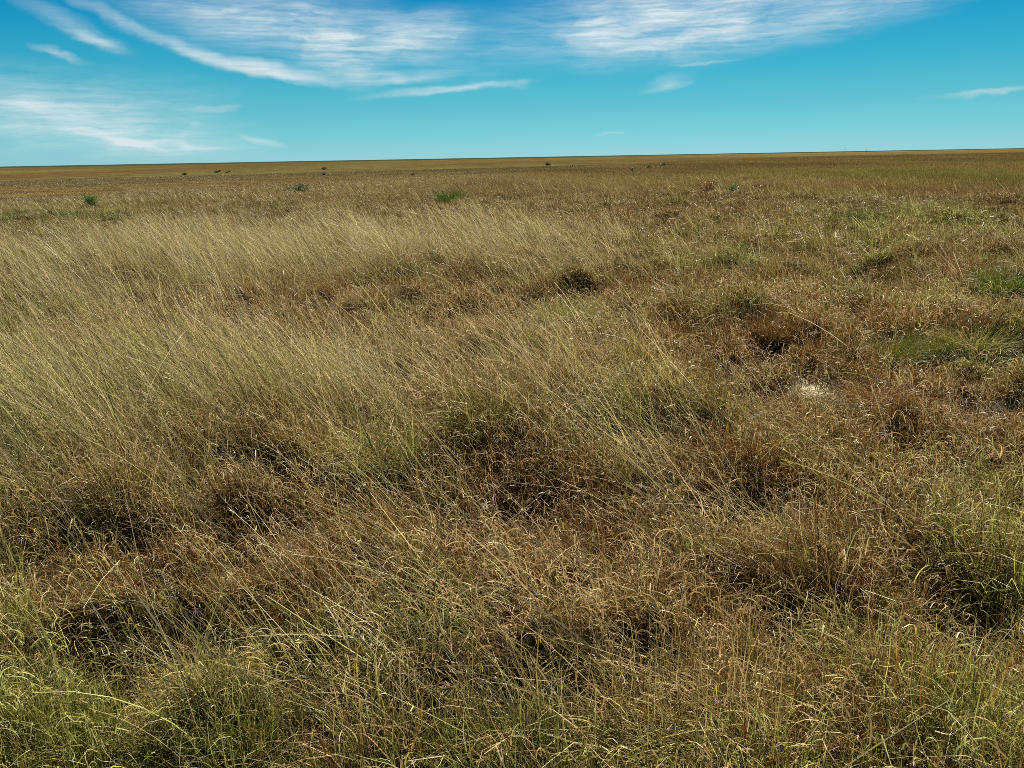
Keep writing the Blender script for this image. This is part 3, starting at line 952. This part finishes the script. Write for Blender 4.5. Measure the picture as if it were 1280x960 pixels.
def build_sky():
    w = bpy.data.worlds.new('World')
    scene.world = w
    w.use_nodes = True
    nt = w.node_tree
    N, L = nt.nodes, nt.links
    N.clear()
    out = N.new('ShaderNodeOutputWorld')
    bg = N.new('ShaderNodeBackground')
    bg.inputs['Strength'].default_value = 0.050
    L.new(bg.outputs[0], out.inputs['Surface'])

    def math_(op, a, b=None, c=None, clamp=False):
        n = N.new('ShaderNodeMath')
        n.operation = op
        n.use_clamp = clamp
        for k, v in enumerate((a, b, c)):
            if v is None:
                continue
            if isinstance(v, (int, float)):
                n.inputs[k].default_value = v
            else:
                L.new(v, n.inputs[k])
        return n.outputs[0]

    def vmath(op, a, b=None):
        n = N.new('ShaderNodeVectorMath')
        n.operation = op
        for k, v in enumerate((a, b)):
            if v is None:
                continue
            if isinstance(v, (tuple, list)):
                n.inputs[k].default_value = v
            elif isinstance(v, (int, float)):
                n.inputs['Scale'].default_value = v
            else:
                L.new(v, n.inputs[k])
        return n

    sky = N.new('ShaderNodeTexSky')
    sky.sky_type = 'NISHITA'
    sky.sun_disc = False
    sky.sun_elevation = SUN_EL
    sky.sun_rotation = SUN_AZ
    sky.altitude = 900
    sky.air_density = 1.0
    sky.dust_density = 0.4
    sky.ozone_density = 3.0
    # direction -> azimuth, elevation
    tc = N.new('ShaderNodeTexCoord')
    sx = N.new('ShaderNodeSeparateXYZ')
    L.new(tc.outputs['Generated'], sx.inputs[0])
    az = math_('ARCTAN2', sx.outputs[0], sx.outputs[1])
    el = math_('ARCSINE', sx.outputs[2])
    cv = N.new('ShaderNodeCombineXYZ')
    L.new(az, cv.inputs[0])
    L.new(el, cv.inputs[1])
    P0 = cv.outputs[0]
    # the camera's rendering of the clear sky: hue by height, brightness from the Nishita model
    sp = N.new('ShaderNodeSeparateColor')
    L.new(sky.outputs[0], sp.inputs[0])
    lum = math_('POWER', math_('DIVIDE', sp.outputs[2], 10.8), 0.5)
    rp = N.new('ShaderNodeValToRGB')
    cr = rp.color_ramp
    while len(cr.elements) < len(SKY):
        cr.elements.new(0.5)
    for e_, (p_, c_) in zip(cr.elements, SKY):
        e_.position = p_
        e_.color = tuple(v / 10 for v in c_) + (1,)
    mr0 = N.new('ShaderNodeMapRange')
    mr0.inputs['From Min'].default_value = 0.0
    mr0.inputs['From Max'].default_value = R(45)
    L.new(el, mr0.inputs['Value'])
    L.new(mr0.outputs[0], rp.inputs[0])
    sc0 = vmath('SCALE', rp.outputs[0])
    L.new(math_('MULTIPLY', lum, 10.0), sc0.inputs['Scale'])
    sky_c = sc0.outputs[0]

    def noise(vec, scale, detail=4, rough=0.55, dist=0.0):
        n = N.new('ShaderNodeTexNoise')
        n.inputs['Scale'].default_value = scale
        n.inputs['Detail'].default_value = detail
        n.inputs['Roughness'].default_value = rough
        n.inputs['Distortion'].default_value = dist
        L.new(vec, n.inputs['Vector'])
        return n

    def mapping(vec, loc=(0, 0, 0), rot=0.0, scale=(1, 1, 1), kind='POINT'):
        n = N.new('ShaderNodeMapping')
        n.vector_type = kind
        n.inputs['Location'].default_value = loc
        n.inputs['Rotation'].default_value = (0, 0, rot)
        n.inputs['Scale'].default_value = scale
        L.new(vec, n.inputs['Vector'])
        return n.outputs[0]

    # wispy warp of the coordinates
    def warp(vec, scale, amp, stretch=(1, 2.2, 1)):
        n = noise(mapping(vec, scale=stretch), scale, 4, 0.6)
        d = vmath('SUBTRACT', n.outputs['Color'], (0.5, 0.5, 0.5)).outputs[0]
        d = vmath('MULTIPLY', d, amp).outputs[0]
        return vmath('ADD', vec, d).outputs[0]
    P = warp(warp(warp(P0, 7, (0.05, 0.020, 0)), 28, (0.024, 0.009, 0)), 90, (0.010, 0.0022, 0))

    def ellipse(px, py, rx, ry, rot, strength, soft=1.0, vec=None):
        a, e = azel(px, py)
        m = mapping(vec or P, (a, e, 0), rot, (rx / F, ry / F, 1), 'TEXTURE')
        ln = vmath('LENGTH', m).outputs['Value']
        mr = N.new('ShaderNodeMapRange')
        mr.interpolation_type = 'SMOOTHSTEP'
        mr.inputs['From Min'].default_value = 1.0
        mr.inputs['From Max'].default_value = 1.0 - soft
        mr.inputs['To Min'].default_value = 0.0
        mr.inputs['To Max'].default_value = strength
        L.new(ln, mr.inputs['Value'])
        return mr.outputs[0]

    def streak(x0, y0, x1, y1, wd, strength):
        rot = math.atan2(-(y1 - y0), x1 - x0) + R(1.03) * 0
        return ellipse((x0 + x1) / 2, (y0 + y1) / 2, math.hypot(x1 - x0, y1 - y0) / 2 * 1.25, wd * 1.5, rot, strength)

    def total(lst, op='ADD'):
        s = lst[0]
        for t in lst[1:]:
            s = math_(op, s, t)
        return s

    A = total([streak(*a) for a in [
        (85, -4, 232, 58, 7, .40), (205, 50, 300, 84, 9, .5), (255, 72, 410, 100, 8, .85), (290, 86, 430, 110, 5, .5),
        (30, 2, 150, 58, 10, .30), (95, 40, 150, 60, 6, .45), (44, 58, 106, 74, 4, .42),
        (455, 121, 668, 103, 4.2, .62), (450, 108, 570, 93, 6, .42), (470, 100, 505, 100, 7, .3),
        (-10, 126, 115, 140, 8, .40), (-10, 160, 42, 156, 4, .25), (84, 160, 205, 182, 6, .36), (138, 171, 200, 181, 4, .36),
        (218, 174, 256, 184, 5, .42), (225, 180, 290, 187, 3.5, .25), (298, 170, 358, 184, 4.5, .45), (225, 139, 302, 135, 3, .3), (225, 153, 248, 153, 4, .2),
        (800, 113, 862, 97, 9, .28), (800, 118, 862, 104, 4, .25), (736, 167, 784, 163, 2.2, .3), (1180, 120, 1300, 113, 3, .40), (834, 80, 930, 76, 2.2, .35), (640, 108, 670, 102, 5, .2)]])
    # veils of ice cloud, combed into fibres
    fa = noise(mapping(P, rot=R(-4), scale=(5, 60, 1)), 1.6, 6, 0.62, 0.4).outputs[0]
    fb = noise(mapping(P, rot=R(9), scale=(12, 110, 1)), 1.3, 5, 0.6, 0.5).outputs[0]
    fc = noise(mapping(P, scale=(9, 16, 1)), 1.5, 5, 0.6, 0.6).outputs[0]
    fib = math_('ADD', math_('MULTIPLY', fa, 0.55), math_('ADD', math_('MULTIPLY', fb, 0.3), math_('MULTIPLY', fc, 0.45)))
    mr = N.new('ShaderNodeMapRange')
    mr.inputs['From Min'].default_value = 0.46
    mr.inputs['From Max'].default_value = 0.86
    L.new(fib, mr.inputs['Value'])
    fibre = mr.outputs[0]
    B = total([ellipse(*a) for a in [
        (370, 28, 215, 60, R(-8), .80), (425, 66, 70, 46, R(-30), .85), (520, 42, 85, 36, R(8), .65), (470, 100, 70, 14, R(6), .4), (230, 6, 130, 34, R(-10), .3),
        (800, 25, 190, 62, R(2), .95, .95), (950, 8, 285, 54, R(9), .72, .95), (1130, 0, 260, 30, R(12), .5),
        (90, 148, 230, 40, R(-6), .75), (110, 178, 220, 26, R(-3), .4), (80, 108, 230, 34, R(-3), .30), (600, 60, 140, 60, R(5), .25), (170, 170, 180, 22, R(-10), .3)]])
    P1 = warp(P0, 24, (0.03, 0.0045, 0), (1, 1.6, 1))
    fd = noise(mapping(P1, rot=R(3), scale=(9, 140, 1)), 1.5, 5, 0.65, 0.3).outputs[0]
    mr2 = N.new('ShaderNodeMapRange')
    mr2.inputs['From Min'].default_value = 0.30
    mr2.inputs['From Max'].default_value = 0.66
    mr2.inputs['To Min'].default_value = 0.22
    mr2.inputs['To Max'].default_value = 1.12
    L.new(fd, mr2.inputs['Value'])
    torn = mr2.outputs[0]
    D = math_('ADD', math_('MULTIPLY', A, math_('ADD', math_('MULTIPLY', torn, 0.5), 0.5)), math_('MULTIPLY', math_('MULTIPLY', B, math_('ADD', math_('MULTIPLY', torn, 0.6), 0.4)), math_('ADD', math_('MULTIPLY', fibre, 1.15), 0.12)))
    # thin broken cirrus over the rest of the dome, away from the framed part of the sky
    hi = N.new('ShaderNodeMapRange')
    hi.inputs['From Min'].default_value = 0.26
    hi.inputs['From Max'].default_value = 0.5
    L.new(el, hi.inputs['Value'])
    D = math_('ADD', D, math_('MULTIPLY', math_('MULTIPLY', fibre, fc), math_('MULTIPLY', hi.outputs[0], 0.5)))
    D = math_('MINIMUM', D, 0.96)
    mx = N.new('ShaderNodeMix')
    mx.data_type = 'RGBA'
    L.new(D, mx.inputs['Factor'])
    L.new(sky_c, mx.inputs['A'])
    mx.inputs['B'].default_value = CLOUD
    L.new(mx.outputs['Result'], bg.inputs['Color'])


SKY = [(0.0, (2.6, 5.3, 5.8)), (1.5 / 45, (1.5, 4.6, 5.1)), (3.3 / 45, (0.84, 3.7, 4.45)), (5.6 / 45, (0.36, 3.1, 4.3)),
       (8.3 / 45, (0.11, 2.45, 4.2)), (10.4 / 45, (0.04, 1.9, 4.0)), (16 / 45, (0.10, 1.5, 3.6)), (1.0, (0.5, 1.6, 3.2))]
CLOUD = (4.6, 5.3, 5.5, 1)


def build_camera():
    cam = bpy.data.cameras.new('camera')
    cam.sensor_fit = 'HORIZONTAL'
    cam.sensor_width = 36
    cam.lens = 36 * F / 1280
    cam.clip_start = 0.02
    cam.clip_end = 40000
    o = bpy.data.objects.new('camera', cam)
    COL.objects.link(o)
    from mathutils import Matrix
    m = Matrix.Rotation(R(90) - PITCH, 4, 'X') @ Matrix.Rotation(ROLL, 4, 'Z')
    o.matrix_world = Matrix.Translation((0, 0, EYE)) @ m
    scene.camera = o


build_camera()
build_light()
build_sky()
build_ground()
build_sward(1.0)
build_plants()
build_far_shrubs()
build_poles()
build_loose_stalks()

vs = scene.view_settings
vs.view_transform = 'Standard'
vs.look = 'None'
vs.gamma = 1
vs.use_curve_mapping = False
vs.exposure = 1.6
cy = scene.cycles
cy.max_bounces = 6
cy.diffuse_bounces = 2
cy.glossy_bounces = 1
cy.transmission_bounces = 2
cy.transparent_max_bounces = 4
cy.use_denoising = False
cy.use_adaptive_sampling = False
cy.sample_clamp_indirect = 4
cy.pixel_filter_type = 'BLACKMAN_HARRIS'
cy.filter_width = 0.85
